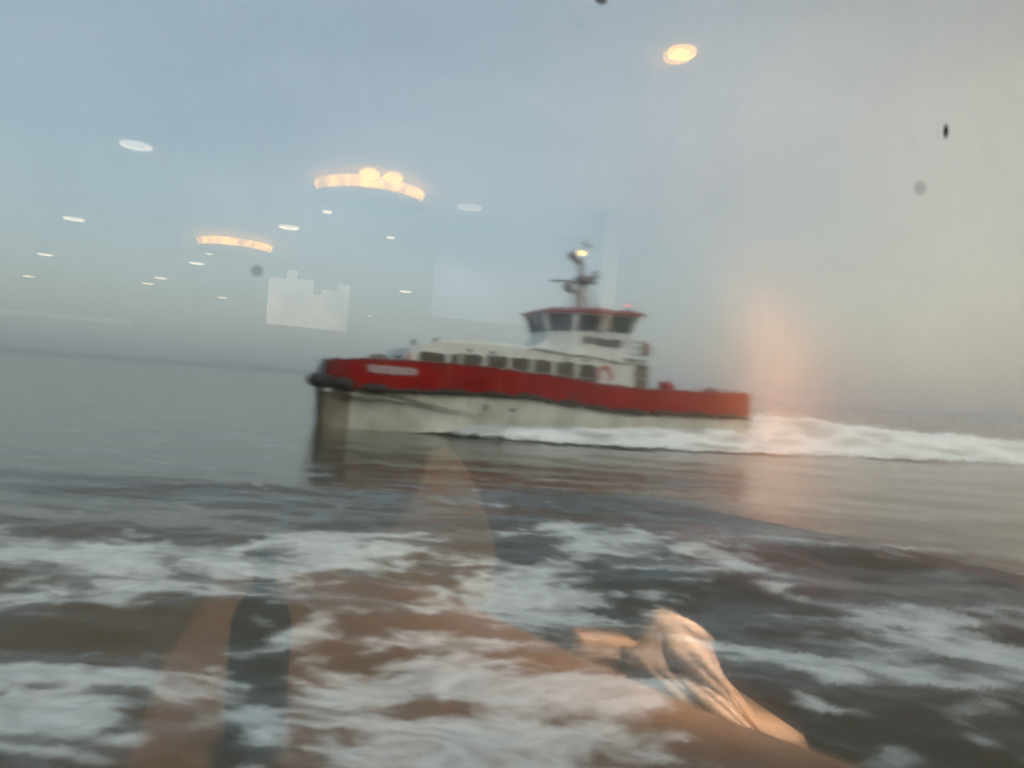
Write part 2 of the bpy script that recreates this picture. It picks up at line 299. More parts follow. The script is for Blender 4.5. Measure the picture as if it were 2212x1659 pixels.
# passenger cabin
b_ = bmesh.new(); prof = [(7.1, 2.2), (7.1, 5.04), (9.7, 5.08), (12.5, 5.25), (14.9, 5.36), (19, 5.36), (21.2, 5.2), (22.35, 4.9), (22.75, 4.2), (23.1, 2.4)]
loft(b_, [[(x, -3.3, z) for x, z in prof], [(x, -3.3+.02, z) for x, z in prof], [(x-(0), 3.28, z) for x, z in prof], [(x, 3.3, z) for x, z in prof]])
cabin = obj('passenger_cabin', b_, M['white'], boat)
b_ = bmesh.new(); loft(b_, [[(x, y, z) for x, z in [(14.2, 5.2), (14.6, 5.5), (17.9, 5.68), (20.6, 5.45), (21.6, 5.02)]] for y in (-2.4, 2.4)]); obj('cabin_roof', b_, M['white'], cabin)
b_ = bmesh.new(); prism_xz(b_, [(6.95, 4.98), (6.95, 5.1), (9.7, 5.17), (12.5, 5.34), (14.9, 5.45), (15.1, 5.36), (9.7, 5.04)], 3.32, 3.5); obj('roof_gutter', b_, M['white'], cabin)
def rpanel(bm, quad, inset=(.0, 1, .0, 1), off=.02, rr=.14, thick=.03):
    A, B, C_, D = [Vector(q) for q in quad]   # A,B bottom ; D,C top
    def P(u, v): return (A*(1-u)+B*u)*(1-v)+(D*(1-u)+C_*u)*v
    n = (B-A).cross(D-A).normalized(); u0, u1, v0, v1 = inset
    W = (B-A).length; H = (D-A).length; ru = rr/W; rv = rr/H; pts = []
    for cu, cv, a0 in ((u1-ru, v1-rv, 0), (u0+ru, v1-rv, 90), (u0+ru, v0+rv, 180), (u1-ru, v0+rv, 270)):
        for k in range(5): a = R(a0+k*22.5); pts.append((cu+ru*cos(a), cv+rv*sin(a)))
    o1 = [bm.verts.new(P(*q)+n*off) for q in pts]; o2 = [bm.verts.new(P(*q)+n*(off-thick)) for q in pts]
    bm.faces.new(o1); bm.faces.new(o2[::-1])
    for i in range(len(o1)): j = (i+1) % len(o1); bm.faces.new((o1[i], o2[i], o2[j], o1[j]))
    bmesh.ops.recalc_face_normals(bm, faces=bm.faces[:])
def win(name, quad, ins, m_, parent, rr=.14, frame=True, fm_='white'):
    b = bmesh.new(); u0, u1, v0, v1 = ins
    if frame:
        rpanel(b, quad, (u0, u1, v0, v1), .022, rr, .03); f = obj(name, b, M[fm_], parent)
        W = (Vector(quad[1])-Vector(quad[0])).length; H = (Vector(quad[3])-Vector(quad[0])).length; e = .045
        b = bmesh.new(); rpanel(b, quad, (u0+e/W, u1-e/W, v0+e/H, v1-e/H), .030, max(rr-.03, .02), .03); obj('pane', b, m_, f); return f
    rpanel(b, quad, ins, .022, rr, .03); return obj(name, b, m_, parent)
WX = [(22.0, 20.35, 3.75, 4.66), (20.22, 19.55, 3.75, 4.70), (19.5, 18.12, 3.75, 4.73), (18.0, 16.6, 3.75, 4.77), (16.49, 15.14, 3.75, 4.77), (15.04, 13.72, 3.7, 4.76), (13.56, 12.2, 3.5, 4.74), (12.05, 10.75, 3.4, 4.72)]
for s in (1, -1):
    for xa, xb, z0, z1 in WX:
        q = [(xa, s*3.3, z0), (xb, s*3.3, z0), (xb, s*3.3, z1), (xa, s*3.3, z1)]
        if s < 0: q = [q[1], q[0], q[3], q[2]]
        win('window', q, (0, 1, 0, 1), M['glass'], cabin)
b_ = bmesh.new(); f0 = [(22.78, -2.9, 4.15), (22.78, 2.9, 4.15), (22.4, 2.8, 4.82), (22.4, -2.8, 4.82)]
for k in range(4): win('windscreen', f0, (k*.25+.01, k*.25+.24, 0, 1), M['glass'], cabin, rr=.1)
# side deck handrail in front of the windows
b_ = bmesh.new(); tube(b_, [(x, 3.36, 4.02-(.06 if x < 15 else 0)-max(0, (15-x)*.03)) for x in np.linspace(22, 10.6, 12)], .025, 6); obj('handrail', b_, M['lgrey'], cabin)
# little deck-house door aft and plates
q = [(8.15, 3.3, 2.6), (7.15, 3.3, 2.6), (7.15, 3.3, 4.86), (8.15, 3.3, 4.86)]
d_ = win('door', q, (0, 1, 0, 1), M['brown'], cabin, rr=.05, fm_='grey')
b_ = bmesh.new(); box(b_, 7.58, 7.64, 3.32, 3.345, 3.5, 4.6); box(b_, 7.25, 8.05, 3.322, 3.347, 4.05, 4.1); obj('door_bar', b_, M['lgrey'], d_)
b_ = bmesh.new(); box(b_, 7.5, 9.0, 3.31, 3.6, 5.14, 5.24, .02); obj('side_awning', b_, M['grey'], cabin)
b_ = bmesh.new(); arc = [(10.25+.42*cos(a), 3.42, 4.1+.52*sin(a)) for a in np.linspace(R(-35), R(215), 18)]; tube(b_, arc, .085, 8); obj('lifebuoy', b_, M['orange'], cabin)
for x_, z_ in ((22.2, 5.1), (20.9, 5.3)):
    b_ = bmesh.new(); box(b_, x_-.1, x_+.1, 2.6, 2.8, z_-.1, z_+.22, .03); box(b_, x_-.03, x_+.03, 2.67, 2.73, z_-.4, z_); obj('deck_light', b_, M['grey'], cabin)
for x_ in (19.0, 17.6, 12.9, 11.6, 9.6):
    b_ = bmesh.new(); box(b_, x_-.12, x_+.12, 3.3, 3.42, 4.86, 4.98, .03); obj('side_light', b_, M['grey'], cabin)
# bow fittings
b_ = bmesh.new(); box(b_, 23.9, 24.8, 3.2, 3.9, 3.6, 4.22, .08); obj('windlass', b_, M['grey'], boat)
b_ = bmesh.new(); tube(b_, [(23.3, 4.0, 3.9), (23.3, 4.0, 4.3)], .05, 8); tube(b_, [(23.55, 4.0, 4.16), (23.05, 4.0, 4.16)], .04, 8); obj('cleat', b_, M['black'], boat)
b_ = bmesh.new(); tube(b_, [(22.65, 3.75, 4.05), (22.65, 3.8, 4.5)], .09, 8); obj('side_lamp', b_, M['orange'], boat)
# after deck gear
b_ = bmesh.new(); box(b_, 5.4, 6.1, 2.9, 3.6, 3.0, 3.85, .06); tube(b_, [(5.5, 3.2, 3.85), (6.1, 3.2, 3.85)], .18, 12); obj('winch', b_, M['red'], boat)
b_ = bmesh.new(); box(b_, 2.2, 2.7, 3.0, 3.6, 2.6, 3.78, .05); obj('locker', b_, M['grey'], boat)
b_ = bmesh.new()
for x_ in (.3, 1.6, 2.9, 4.2): tube(b_, [(x_, 4.1, 3.5), (x_, 4.1, 3.72)], .03, 6)
tube(b_, [(.3, 4.1, 3.72), (4.2, 4.1, 3.64)], .02, 6); obj('stern_rail', b_, M['dullred'], boat)
# wheelhouse
bz = lambda x: li(x, [8, 10.5, 12.2, 13.9, 15.2], [6.88, 6.74, 6.66, 6.5, 6.42]); tz = lambda x: li(x, [7.6, 10.5, 14, 15.6], [8.02, 7.95, 7.78, 7.68])
bot = [(8.05, 2.5), (12.2, 2.62), (13.5, 1.5)]; tp = [(7.65, 2.85), (12.2, 3.0), (13.95, 1.75)]
ringp = lambda P: [(x, y) for x, y in P]+[(x, -y) for x, y in reversed(P)]
low = [(8.1, 2.42), (12.5, 2.5), (13.8, 1.45)]
wh = obj('wheelhouse', loft(bmesh.new(), [[(x, y, 4.9) for x, y in ringp(low)], [(x, y, bz(x)-.25) for x, y in ringp([(8.08, 2.44), (12.2, 2.55), (13.5, 1.45)])], [(x, y, bz(x)) for x, y in ringp(bot)], [(x, y, tz(x)) for x, y in ringp(tp)]]), M['white'], boat)
for s in (1, -1):
    A = Vector((bot[1][0], s*bot[1][1], bz(12.2))); B = Vector((bot[0][0], s*bot[0][1], bz(8.05))); C_ = Vector((tp[0][0], s*tp[0][1], tz(7.65))); D = Vector((tp[1][0], s*tp[1][1], tz(12.2)))
    q = [A, B, C_, D] if s > 0 else [B, A, D, C_]
    for u0_, u1_ in ((.02, .455), (.48, .96)):
        ins = (u0_, u1_, .03, .97) if s > 0 else (1-u1_, 1-u0_, .03, .97)
        win('window', q, ins, M['wglass'], wh, rr=.13)
    A2 = Vector((bot[2][0], s*bot[2][1], bz(13.5))); D2 = Vector((tp[2][0], s*tp[2][1], tz(13.95)))
    q = [A2, A, D, D2] if s > 0 else [A, A2, D2, D]
    win('window', q, (.08, .93, .03, .97), M['wglass'], wh, rr=.12)
q = [(13.5, -1.5, bz(13.5)), (13.5, 1.5, bz(13.5)), (13.95, 1.75, tz(13.95)), (13.95, -1.75, tz(13.95))]
for k in range(2): win('windscreen', q, (.02+k*.5, .48+k*.5, .03, .97), M['wglass'], wh, rr=.12)
rf = [[(x, y, tz(x)-.02) for x, y in ringp([(7.5, 2.95), (12.25, 3.1), (14.1, 1.82)])], [(x, y, tz(x)+.12) for x, y in ringp([(7.5, 3.0), (12.25, 3.13), (14.15, 1.85)])],
      [(x, y, tz(x)+.34) for x, y in ringp([(8.0, 2.6), (11.8, 2.7), (13.2, 1.5)])], [(x, y, tz(x)+.42) for x, y in ringp([(8.6, 1.8), (11.0, 1.9), (12.0, 1.0)])]]
obj('roof', loft(bmesh.new(), rf), M['dullred'], wh)
b_ = bmesh.new(); loft(b_, [[(13.4, -1.7, 6.2), (13.4, 1.7, 6.2), (13.4, 1.7, 5.2), (13.4, -1.7, 5.2)], [(14.1, -1.4, 5.7), (14.1, 1.4, 5.7), (14.8, 1.5, 5.3), (14.8, -1.5, 5.3)]]); obj('fairing', b_, M['white'], wh)
# lettering too blurred to read: separate letter-like marks
def marks(parent, x0, x1, z0f, hgt, y, n, m_, seed):
    rnd = random.Random(seed); p_ = (x1-x0)/n
    for k in range(n):
        b = bmesh.new(); xa = x0+p_*k+p_*.06; xb = x0+p_*(k+1)-p_*.14; z = z0f((xa+xb)/2)
        st = abs(p_)*.26*(1 if p_ > 0 else -1); typ = rnd.randint(0, 4)
        def bb(a, c, e, f): box(b, min(a, c), max(a, c), y-.01, y+.015, e, f)
        bb(xa, xa+st, z, z+hgt)
        if typ in (0, 1, 3): bb(xb-st, xb, z, z+hgt)
        if typ in (0, 2, 4): bb(xa, xb, z+hgt*.78, z+hgt)
        if typ in (2, 3, 4): bb(xa, xb, z, z+hgt*.22)
        if typ in (1, 2, 4): bb(xa, xb, z+hgt*.4, z+hgt*.6)
        obj('letter', b, m_, parent, smooth=False)
marks(wh, 11.5, 8.75, lambda x: 5.93+(x-8.75)*.04, .44, 2.535, 10, M['letter_dark'], 3)
marks(boat, 24.9, 22.2, lambda x: 3.22, .42, 4.215, 13, M['letter_white'], 5)
# railed perch abaft the wheelhouse with a small flag
b_ = bmesh.new()
for z_ in (5.7, 6.1, 6.5):
    tube(b_, [(8.0, 2.4, z_), (6.75, 2.4, z_), (6.75, -2.4, z_)], .03, 6)
for p_ in ((6.75, 2.4), (6.75, 0), (6.75, -2.4), (7.4, 2.4)): tube(b_, [(*p_, 5.0), (*p_, 6.5)], .035, 6)
obj('roof_rail', b_, M['lgrey'], boat)
b_ = bmesh.new(); secs = []
for i in range(8):
    u = i/7; secs.append([(7.25-u*.55, 2.48+.05*sin(u*7), 6.35-u*.1-.75*v+.1*sin(v*5+u*3)) for v in (0, .33, .66, 1)]+[(7.25-u*.55, 2.5+.05*sin(u*7), 6.35-u*.1-.75*v+.1*sin(v*5+u*3)) for v in (1, .66, .33, 0)])
obj('flag', loft(b_, secs), mat('faded_red_cloth', (.3, .17, .14), .8, noise=.5, nscale=4), boat)
# mast
mast = obj('mast', loft(bmesh.new(), [[(x, y, z) for x, y in ((a, c), (b2, c), (b2, -c), (a, -c))] for a, b2, c, z in ((11.0, 10.3, .35, 8.1), (11.0, 10.35, .3, 9.3), (11.0, 10.4, .25, 10.0), (10.98, 10.5, .16, 10.4), (10.9, 10.55, .12, 11.1), (10.82, 10.68, .07, 11.7))]), M['lgrey'], boat)
for q0, q1 in (((9.5, .6, 8.2), (10.3, .3, 9.9)), ((9.5, -.6, 8.2), (10.3, -.3, 9.9)), ((11.9, .5, 8.2), (11.1, .3, 9.9))):
    b_ = bmesh.new(); tube(b_, [q0, q1], .06, 8); obj('stay', b_, M['lgrey'], mast)
b_ = bmesh.new(); tube(b_, [(10.75, 0, 11.6), (10.65, 0, 13.15)], [.05, .03], 8); obj('mast_pole', b_, M['grey'], mast)
b_ = bmesh.new(); tube(b_, [(11.05, .35, 12.72), (9.95, -.3, 12.62)], .045, 8); obj('crossbar', b_, M['grey'], mast)
b_ = bmesh.new(); box(b_, 9.9, 11.0, -.6, .6, 10.1, 10.62, .05); obj('mast_platform', b_, M['grey'], mast)
b_ = bmesh.new(); lathe(b_, [(0, 11.98), (.09, 12.0), (.12, 12.1), (.09, 12.2), (0, 12.22)], 10.85, .12, 12); obj('mast_light', b_, M['amber'], mast)
b_ = bmesh.new(); tube(b_, [(11.05, .2, 11.35), (11.7, .2, 11.95)], [.14, .3], 14); tube(b_, [(11.0, .2, 11.5), (11.0, .1, 10.9)], .06, 6); obj('searchlight', b_, M['grey'], mast)
b_ = bmesh.new(); box(b_, 11.4, 11.9, -.2, .25, 9.55, 10.0, .05); tube(b_, [(10.9, 0, 9.4), (11.8, 0, 9.55)], .09, 8); obj('radar_pedestal', b_, M['grey'], mast)
b_ = bmesh.new(); box(b_, 11.3, 12.95, -.07, .12, 10.06, 10.2, .04); obj('radar_scanner', b_, M['grey'], mast)
b_ = bmesh.new(); tube(b_, [(9.85, .2, 10.55), (9.85, .2, 11.0)], .14, 10); tube(b_, [(9.4, .2, 10.66), (10.0, .2, 10.6)], .04, 6); obj('horn', b_, M['grey'], mast)
b_ = bmesh.new(); lathe(b_, [(0, 8.72), (.07, 8.74), (.07, 8.82), (0, 8.88)], 7.95, 1.4, 12); obj('roof_lamp', b_, M['redlamp'], wh)
b_ = bmesh.new(); tube(b_, [(7.95, 1.4, 8.2), (7.95, 1.4, 8.75)], .05, 8); tube(b_, [(7.9, 1.2, 8.3), (7.5, 1.2, 9.2)], .03, 6); obj('aerial', b_, M['grey'], wh)

# ------------------------------------------------------------------ wake (boat coordinates)
mw = bpy.data.materials.new('wake_foam'); mw.use_nodes = True; t = mw.node_tree; p = t.nodes['Principled BSDF']; p.inputs['Roughness'].default_value = .9; p.inputs['Specular IOR Level'].default_value = .1
tc = t.nodes.new('ShaderNodeTexCoord'); mp = t.nodes.new('ShaderNodeMapping'); mp.inputs['Scale'].default_value = (.25, .7, .7); t.links.new(tc.outputs['Object'], mp.inputs[0])
n = t.nodes.new('ShaderNodeTexNoise'); n.inputs['Scale'].default_value = 1.5; n.inputs['Detail'].default_value = 6; t.links.new(mp.outputs[0], n.inputs['Vector'])
c = t.nodes.new('ShaderNodeValToRGB'); c.color_ramp.elements[0].position = .36; c.color_ramp.elements[1].position = .56; c.color_ramp.elements[0].color = (.5, .51, .48, 1); c.color_ramp.elements[1].color = (.93, .93, .90, 1)
t.links.new(n.outputs['Fac'], c.inputs[0]); t.links.new(c.outputs[0], p.inputs['Base Color'])
a_ = t.nodes.new('ShaderNodeAttribute'); a_.attribute_name = 'edge'
n4 = t.nodes.new('ShaderNodeTexNoise'); n4.inputs['Scale'].default_value = 2.6; n4.inputs['Detail'].default_value = 5; t.links.new(mp.outputs[0], n4.inputs['Vector'])
ad = t.nodes.new('ShaderNodeMath'); ad.operation = 'ADD'; t.links.new(a_.outputs['Fac'], ad.inputs[0]); t.links.new(n4.outputs['Fac'], ad.inputs[1])
fm = t.nodes.new('ShaderNodeMapRange'); fm.interpolation_type = 'SMOOTHSTEP'; fm.inputs['From Min'].default_value = .55; fm.inputs['From Max'].default_value = .85; t.links.new(ad.outputs[0], fm.inputs[0]); t.links.new(fm.outputs[0], p.inputs['Alpha'])
xs = np.linspace(23.2, -75, 520); vv = np.linspace(-1, 1, 110)
XS, VV = np.meshgrid(xs, vv, indexing='ij')
wid = np.interp(XS, [-75, -21, -7, 0, 3, 5, 11, 17, 21, 23.2], [8.8, 8.2, 8.2, 8.8, 9.2, 9.4, 8.6, 6.8, 4.8, 3.9])
YW = VV*wid
H = np.interp(XS, [-75, -40, -22, -14, -9, -6, -3, 0, 4, 10, 18, 23], [.8, 1.3, 1.6, 1.8, 2.1, 2.25, 1.9, 1.3, .9, .8, .65, .3])
out_ = np.clip((np.abs(YW)-4.0)/1.0, 0, 1)
prof_ast = .72*np.exp(-(YW/5.2)**4)+.28*np.exp(-((np.abs(YW)-3)/1.6)**2)
prof_side = np.exp(-((np.abs(YW)-4.9)/1.5)**2)*out_+.12
k = np.clip((XS+.5)/2.5, 0, 1)
ZW = H*(prof_ast*(1-k)+prof_side*k)
ZW *= .75+.5*fbm(XS/4.2, YW/2.0, 5, 51)
ZW += .30*(fbm(XS/1.3, YW/.7, 4, 61)-.5)*np.clip(H, .3, 1.2)*.8
edge = np.clip((1-np.abs(VV))/.16, 0, 1)*np.clip((23.2-XS)/3, 0, 1)*np.clip((XS+75)/8, 0, 1)
ZW = ZW*edge+.06
inside = np.abs(YW) < 3.9
ZW = np.where(inside & (XS > .2), np.minimum(ZW, .2), ZW)
nv, nh = XS.shape; ii = np.arange(nv*nh).reshape(nv, nh)
FF = np.stack([ii[:-1, :-1], ii[:-1, 1:], ii[1:, 1:], ii[1:, :-1]], -1).reshape(-1, 4)
me = bpy.data.meshes.new('wake_foam'); me.from_pydata(np.stack([XS, YW, ZW], -1).reshape(-1, 3).tolist(), [], FF.tolist()); me.shade_smooth()
_e = np.clip(edge*.75-.05, 0, 1)
at = me.attributes.new('edge', 'FLOAT', 'POINT'); at.data.foreach_set('value', _e.reshape(-1).astype(np.float32)); me.materials.append(mw)
wk = bpy.data.objects.new('wake_foam', me); COL.objects.link(wk); wk.matrix_world = BM
tag(wk, 'churned white wake and spray along and behind the red and white boat', 'wake', kind='stuff')

# ------------------------------------------------------------------ the lounge we look out from.  s along the window, w across (outside positive)
AZ = R(-18); nn = Vector((sin(AZ), cos(AZ), 0)); tt = Vector((cos(AZ), -sin(AZ), 0))
RM = Matrix((tt, nn, Vector((0, 0, 1)))).transposed().to_4x4()   # room: x=s, y=w, z
def room(o): o.matrix_world = RM @ o.matrix_world; return o
def robj(name, bm, m_, **k): o = obj(name, bm, m_, **k); o.matrix_world = RM; return o
FL, CE = 1.7, 3.9
M['ceiling'] = mat('ceiling_panel', (.48, .45, .41), .6, noise=.1)
M['beige'] = mat('beige_wall', (.50, .46, .40), .7, noise=.1, nscale=.8)
M['carpet'] = mat('carpet', (.34, .27, .20), .95, noise=.3, nscale=20)
M['trimw'] = mat('white_trim', (.7, .68, .64), .4)
M['wood'] = mat('brown_wood', (.30, .18, .115), .4, noise=.35, nscale=5)
M['tan'] = mat('tan_leather', (.55, .36, .23), .5, noise=.2, nscale=4)
M['burg'] = mat('burgundy_fabric', (.075, .02, .028), .9, noise=.3, nscale=30)
M['burgtop'] = mat('dark_pink_piping', (.16, .05, .06), .8)
M['chair'] = mat('light_brown_fabric', (.36, .26, .18), .9, noise=.2, nscale=20)
M['cloth'] = mat('tan_cotton_cloth', (.62, .46, .34), .9, noise=.12, nscale=14)
M['bottle'] = mat('dark_green_bottle', (.008, .016, .014), .3, spec=.2)
M['pillar'] = mat('grey_post', (.3, .31, .32), .6)
M['blue'] = mat('blue_wall_panel', (.25, .33, .62), .6, noise=.15)
def sbox(name, *a, m_='ceiling', **k):
    b = bmesh.new(); box(b, *a); o = robj(name, b, M[m_], smooth=False); return o
tag(sbox('ceiling', -9, 5.5, -13, .5, CE, CE+.12), kind='structure')
tag(sbox('floor', -9, 5.5, -13, .5, FL-.12, FL, m_='carpet'), kind='structure')
tag(sbox('wall_back', -9, 5.5, -13.12, -13, FL, CE, m_='ceiling'), kind='structure')
tag(sbox('wall_left', -9.1, -9, -13, .5, FL, CE, m_='ceiling'), kind='structure')
tag(sbox('wall_right', 5.5, 5.6, -13, .5, FL, CE, m_='beige'), kind='structure')
P0, P1, Q0, Q1 = -2.2, 2.36, 2.05, 3.8    # window opening
b = bmesh.new(); box(b, -9, P0, .40, .52, FL, CE); box(b, P1, 5.5, .40, .52, FL, CE); box(b, P0, P1, .40, .52, FL, Q0); box(b, P0, P1, .40, .52, Q1, CE)
tag(robj('wall_window', b, M['trimw'], smooth=False), kind='structure')
# double-glazed pane: inner sheet clean, outer sheet wet with salt spray
def glassmat(name, rough, bump):
    m = bpy.data.materials.new(name); m.use_nodes = True; t = m.node_tree; t.nodes.remove(t.nodes['Principled BSDF'])
    g = t.nodes.new('ShaderNodeBsdfGlass'); g.inputs['IOR'].default_value = 1.6; g.inputs['Roughness'].default_value = rough; g.inputs['Color'].default_value = (.985, 1, .99, 1)
    if bump:
        tc = t.nodes.new('ShaderNodeTexCoord'); n = t.nodes.new('ShaderNodeTexNoise'); n.inputs['Scale'].default_value = 55; n.inputs['Detail'].default_value = 2
        t.links.new(tc.outputs['Object'], n.inputs['Vector']); bb = t.nodes.new('ShaderNodeBump'); bb.inputs['Strength'].default_value = bump; bb.inputs['Distance'].default_value = .001
        t.links.new(n.outputs['Fac'], bb.inputs['Height']); t.links.new(bb.outputs[0], g.inputs['Normal'])
    if rough:
        # fine vertical rain streaks: micro-slopes along the pane only
        wn = t.nodes.new('ShaderNodeTexWhiteNoise'); wn.noise_dimensions = '3D'; sc_ = t.nodes.new('ShaderNodeVectorMath'); sc_.operation = 'SCALE'; sc_.inputs['Scale'].default_value = 9137.0
        t.links.new(tc.outputs['Object'], sc_.inputs[0]); t.links.new(sc_.outputs[0], wn.inputs['Vector'])
        sp = t.nodes.new('ShaderNodeSeparateColor'); t.links.new(wn.outputs['Color'], sp.inputs[0])
        a1 = t.nodes.new('ShaderNodeMath'); a1.operation = 'ADD'; t.links.new(sp.outputs[0], a1.inputs[0]); t.links.new(sp.outputs[1], a1.inputs[1])
        a2 = t.nodes.new('ShaderNodeMath'); a2.operation = 'MULTIPLY_ADD'; a2.inputs[1].default_value = .012; a2.inputs[2].default_value = -.012; t.links.new(a1.outputs[0], a2.inputs[0])
        tv = t.nodes.new('ShaderNodeVectorMath'); tv.operation = 'SCALE'; tv.inputs[0].default_value = tuple(tt); t.links.new(a2.outputs[0], tv.inputs['Scale'])
        ad_ = t.nodes.new('ShaderNodeVectorMath'); ad_.operation = 'ADD'; t.links.new(bb.outputs[0], ad_.inputs[0]); t.links.new(tv.outputs[0], ad_.inputs[1])
        nm = t.nodes.new('ShaderNodeVectorMath'); nm.operation = 'NORMALIZE'; t.links.new(ad_.outputs[0], nm.inputs[0]); t.links.new(nm.outputs[0], g.inputs['Normal'])
        n5 = t.nodes.new('ShaderNodeTexNoise'); n5.inputs['Scale'].default_value = 5; n5.inputs['Detail'].default_value = 9; n5.inputs['Roughness'].default_value = .65; n5.inputs['Distortion'].default_value = 1.5; t.links.new(tc.outputs['Object'], n5.inputs['Vector'])
        r5 = t.nodes.new('ShaderNodeMapRange'); r5.inputs['From Min'].default_value = .45; r5.inputs['From Max'].default_value = .75; r5.inputs['To Min'].default_value = .0; r5.inputs['To Max'].default_value = .08; t.links.new(n5.outputs['Fac'], r5.inputs[0])
        tr = t.nodes.new('ShaderNodeBsdfTranslucent'); tr.inputs[0].default_value = (.8, .8, .78, 1); mx_ = t.nodes.new('ShaderNodeMixShader')
        t.links.new(r5.outputs[0], mx_.inputs[0]); t.links.new(g.outputs[0], mx_.inputs[1]); t.links.new(tr.outputs[0], mx_.inputs[2]); t.links.new(mx_.outputs[0], t.nodes['Material Output'].inputs[0]); return m
    t.links.new(g.outputs[0], t.nodes['Material Output'].inputs[0]); return m
g1 = glassmat('clean_glass', 0, 0); g2 = glassmat('salty_glass', .046, .05)
wroot = empty('ship_window', RM @ Matrix.Translation((0, .45, 0))); tag(wroot, 'large double glazed ship window, wet with salt spray, that the sea is seen through', 'window')
b = bmesh.new(); box(b, P0+.02, P1-.02, -.006, 0, Q0+.02, Q1-.02); obj('inner_pane', b, g1, wroot, smooth=False)
b = bmesh.new(); box(b, P0+.02, P1-.02, .012, .018, Q0+.02, Q1-.02)
for f in b.faces: f.material_index = 1 if f.normal.y > .5 else 0
b.normal_update()
for f in b.faces: f.material_index = 1 if f.normal.y > .5 else 0
obj('outer_pane', b, g1, wroot, smooth=False, mats=[g1, g2])
b = bmesh.new()
for a in ((P0, P0+.018, Q0, Q1), (P1-.018, P1, Q0, Q1), (P0+.019, P1-.019, Q0, Q0+.018), (P0+.019, P1-.019, Q1-.018, Q1)): box(b, a[0], a[1], -.06, .03, a[2], a[3])
obj('window_frame', b, M['trimw'], wroot, smooth=False)
# specks of dirt and dried drops on the inner face, soft edged
def speck(s_, z_, rx, rz, col, a0, label, soft=.3):
    m2 = bpy.data.materials.new('dirt'); m2.use_nodes = True; t = m2.node_tree; pp = t.nodes['Principled BSDF']; pp.inputs['Base Color'].default_value = (*col, 1); pp.inputs['Roughness'].default_value = .8
    g = t.nodes.new('ShaderNodeTexCoord'); ln = t.nodes.new('ShaderNodeVectorMath'); ln.operation = 'LENGTH'; t.links.new(g.outputs['Object'], ln.inputs[0])
    r = t.nodes.new('ShaderNodeMapRange'); r.interpolation_type = 'SMOOTHSTEP'; r.inputs['From Min'].default_value = soft; r.inputs['From Max'].default_value = 1; r.inputs['To Min'].default_value = a0; r.inputs['To Max'].default_value = 0
    t.links.new(ln.outputs['Value'], r.inputs[0]); t.links.new(r.outputs[0], pp.inputs['Alpha'])
    b = bmesh.new(); rnd = random.Random(int(s_*1000)); n_ = 28; c0 = b.verts.new((0, .0, 0)); ring = []; 
    for k_ in range(n_):
        a = 2*pi*k_/n_; q = 1+rnd.uniform(-.1, .1); ring.append(b.verts.new((q*cos(a), 0, q*sin(a))))
    for k_ in range(n_): b.faces.new((c0, ring[(k_+1) % n_], ring[k_]))
    o = obj('dirt_speck', b, m2); o.matrix_world = RM @ Matrix.Translation((s_, .4432, z_)) @ Matrix.Diagonal((rx, .001, rz, 1))
    tag(o, label, 'dirt speck', 'dirt specks on the window pane')
P_ = lambda x, y: Vector((x, y, 0)).dot(tt)
speck(P_(-.15, .424), 2.956, .0048, .0048, (.08, .09, .1), .38, 'round dark smudge on the pane above the horizon at left')
speck(P_(.318, .577), 3.121, .0045, .0085, (.02, .012, .01), .95, 'thin upright black fleck high on the right of the pane', .1)
speck(P_(.298, .57), 3.074, .0085, .0085, (.10, .15, .17), .26, 'faint bluish round smudge below the black fleck on the right of the pane')
speck(P_(.038, .485), 3.1555, .0065, .0045, (.05, .03, .02), .8, 'small brown speck at the top edge of the view')

# downlights
def emis(name, col, st):
    return mat(name, (.8, .75, .7), .5, emit=col, es=st)
def ring_mat(name):
    m = emis(name, (1, .38, .0), 4.6); t = m.node_tree; p = t.nodes['Principled BSDF']
    tc = t.nodes.new('ShaderNodeTexCoord'); n = t.nodes.new('ShaderNodeTexNoise'); n.inputs['Scale'].default_value = 14; n.inputs['Detail'].default_value = 3; t.links.new(tc.outputs['Object'], n.inputs['Vector'])
    r = t.nodes.new('ShaderNodeMapRange'); r.inputs['From Min'].default_value = .42; r.inputs['From Max'].default_value = .62; r.inputs['To Min'].default_value = 2.2; r.inputs['To Max'].default_value = 6; t.links.new(n.outputs['Fac'], r.inputs[0])
    t.links.new(r.outputs[0], p.inputs['Emission Strength']); return m
M['lens'] = emis('downlight_lens', (1, .72, .48), 4.5); M['lensw'] = emis('downlight_reflector', (1, .74, .5), 2.2)
M['lensf'] = emis('dim_reflector', (1, .86, .74), .7); M['lensm'] = emis('mid_reflector', (1, .86, .74), 1.6)
def downlight(s, w_, r, label, kind=0):
    A, B = (M['lens'], M['lensw']) if kind < 2 else ((M['lensf'], M['lensf']) if kind == 2 else (M['lensw'], M['lensm']))
    root = empty('downlight', RM @ Matrix.Translation((s, w_, CE))); tag(root, label, 'ceiling light', 'ceiling lights mirrored in the window')
    b = bmesh.new(); lathe(b, [(r*.86, -.004), (r*.9, -.010), (r, -.008), (r*1.03, -.001), (r*.86, -.001)], seg=36); obj('trim_ring', b, B, root)
    b = bmesh.new(); lathe(b, [(r*.55, -.003), (r*.86, -.0035)], seg=36); obj('reflector', b, A, root)
    b = bmesh.new(); lathe(b, [(0, -.0025), (r*.55, -.003)], seg=36); obj('lamp_glass', b, A if kind == 1 else B, root)
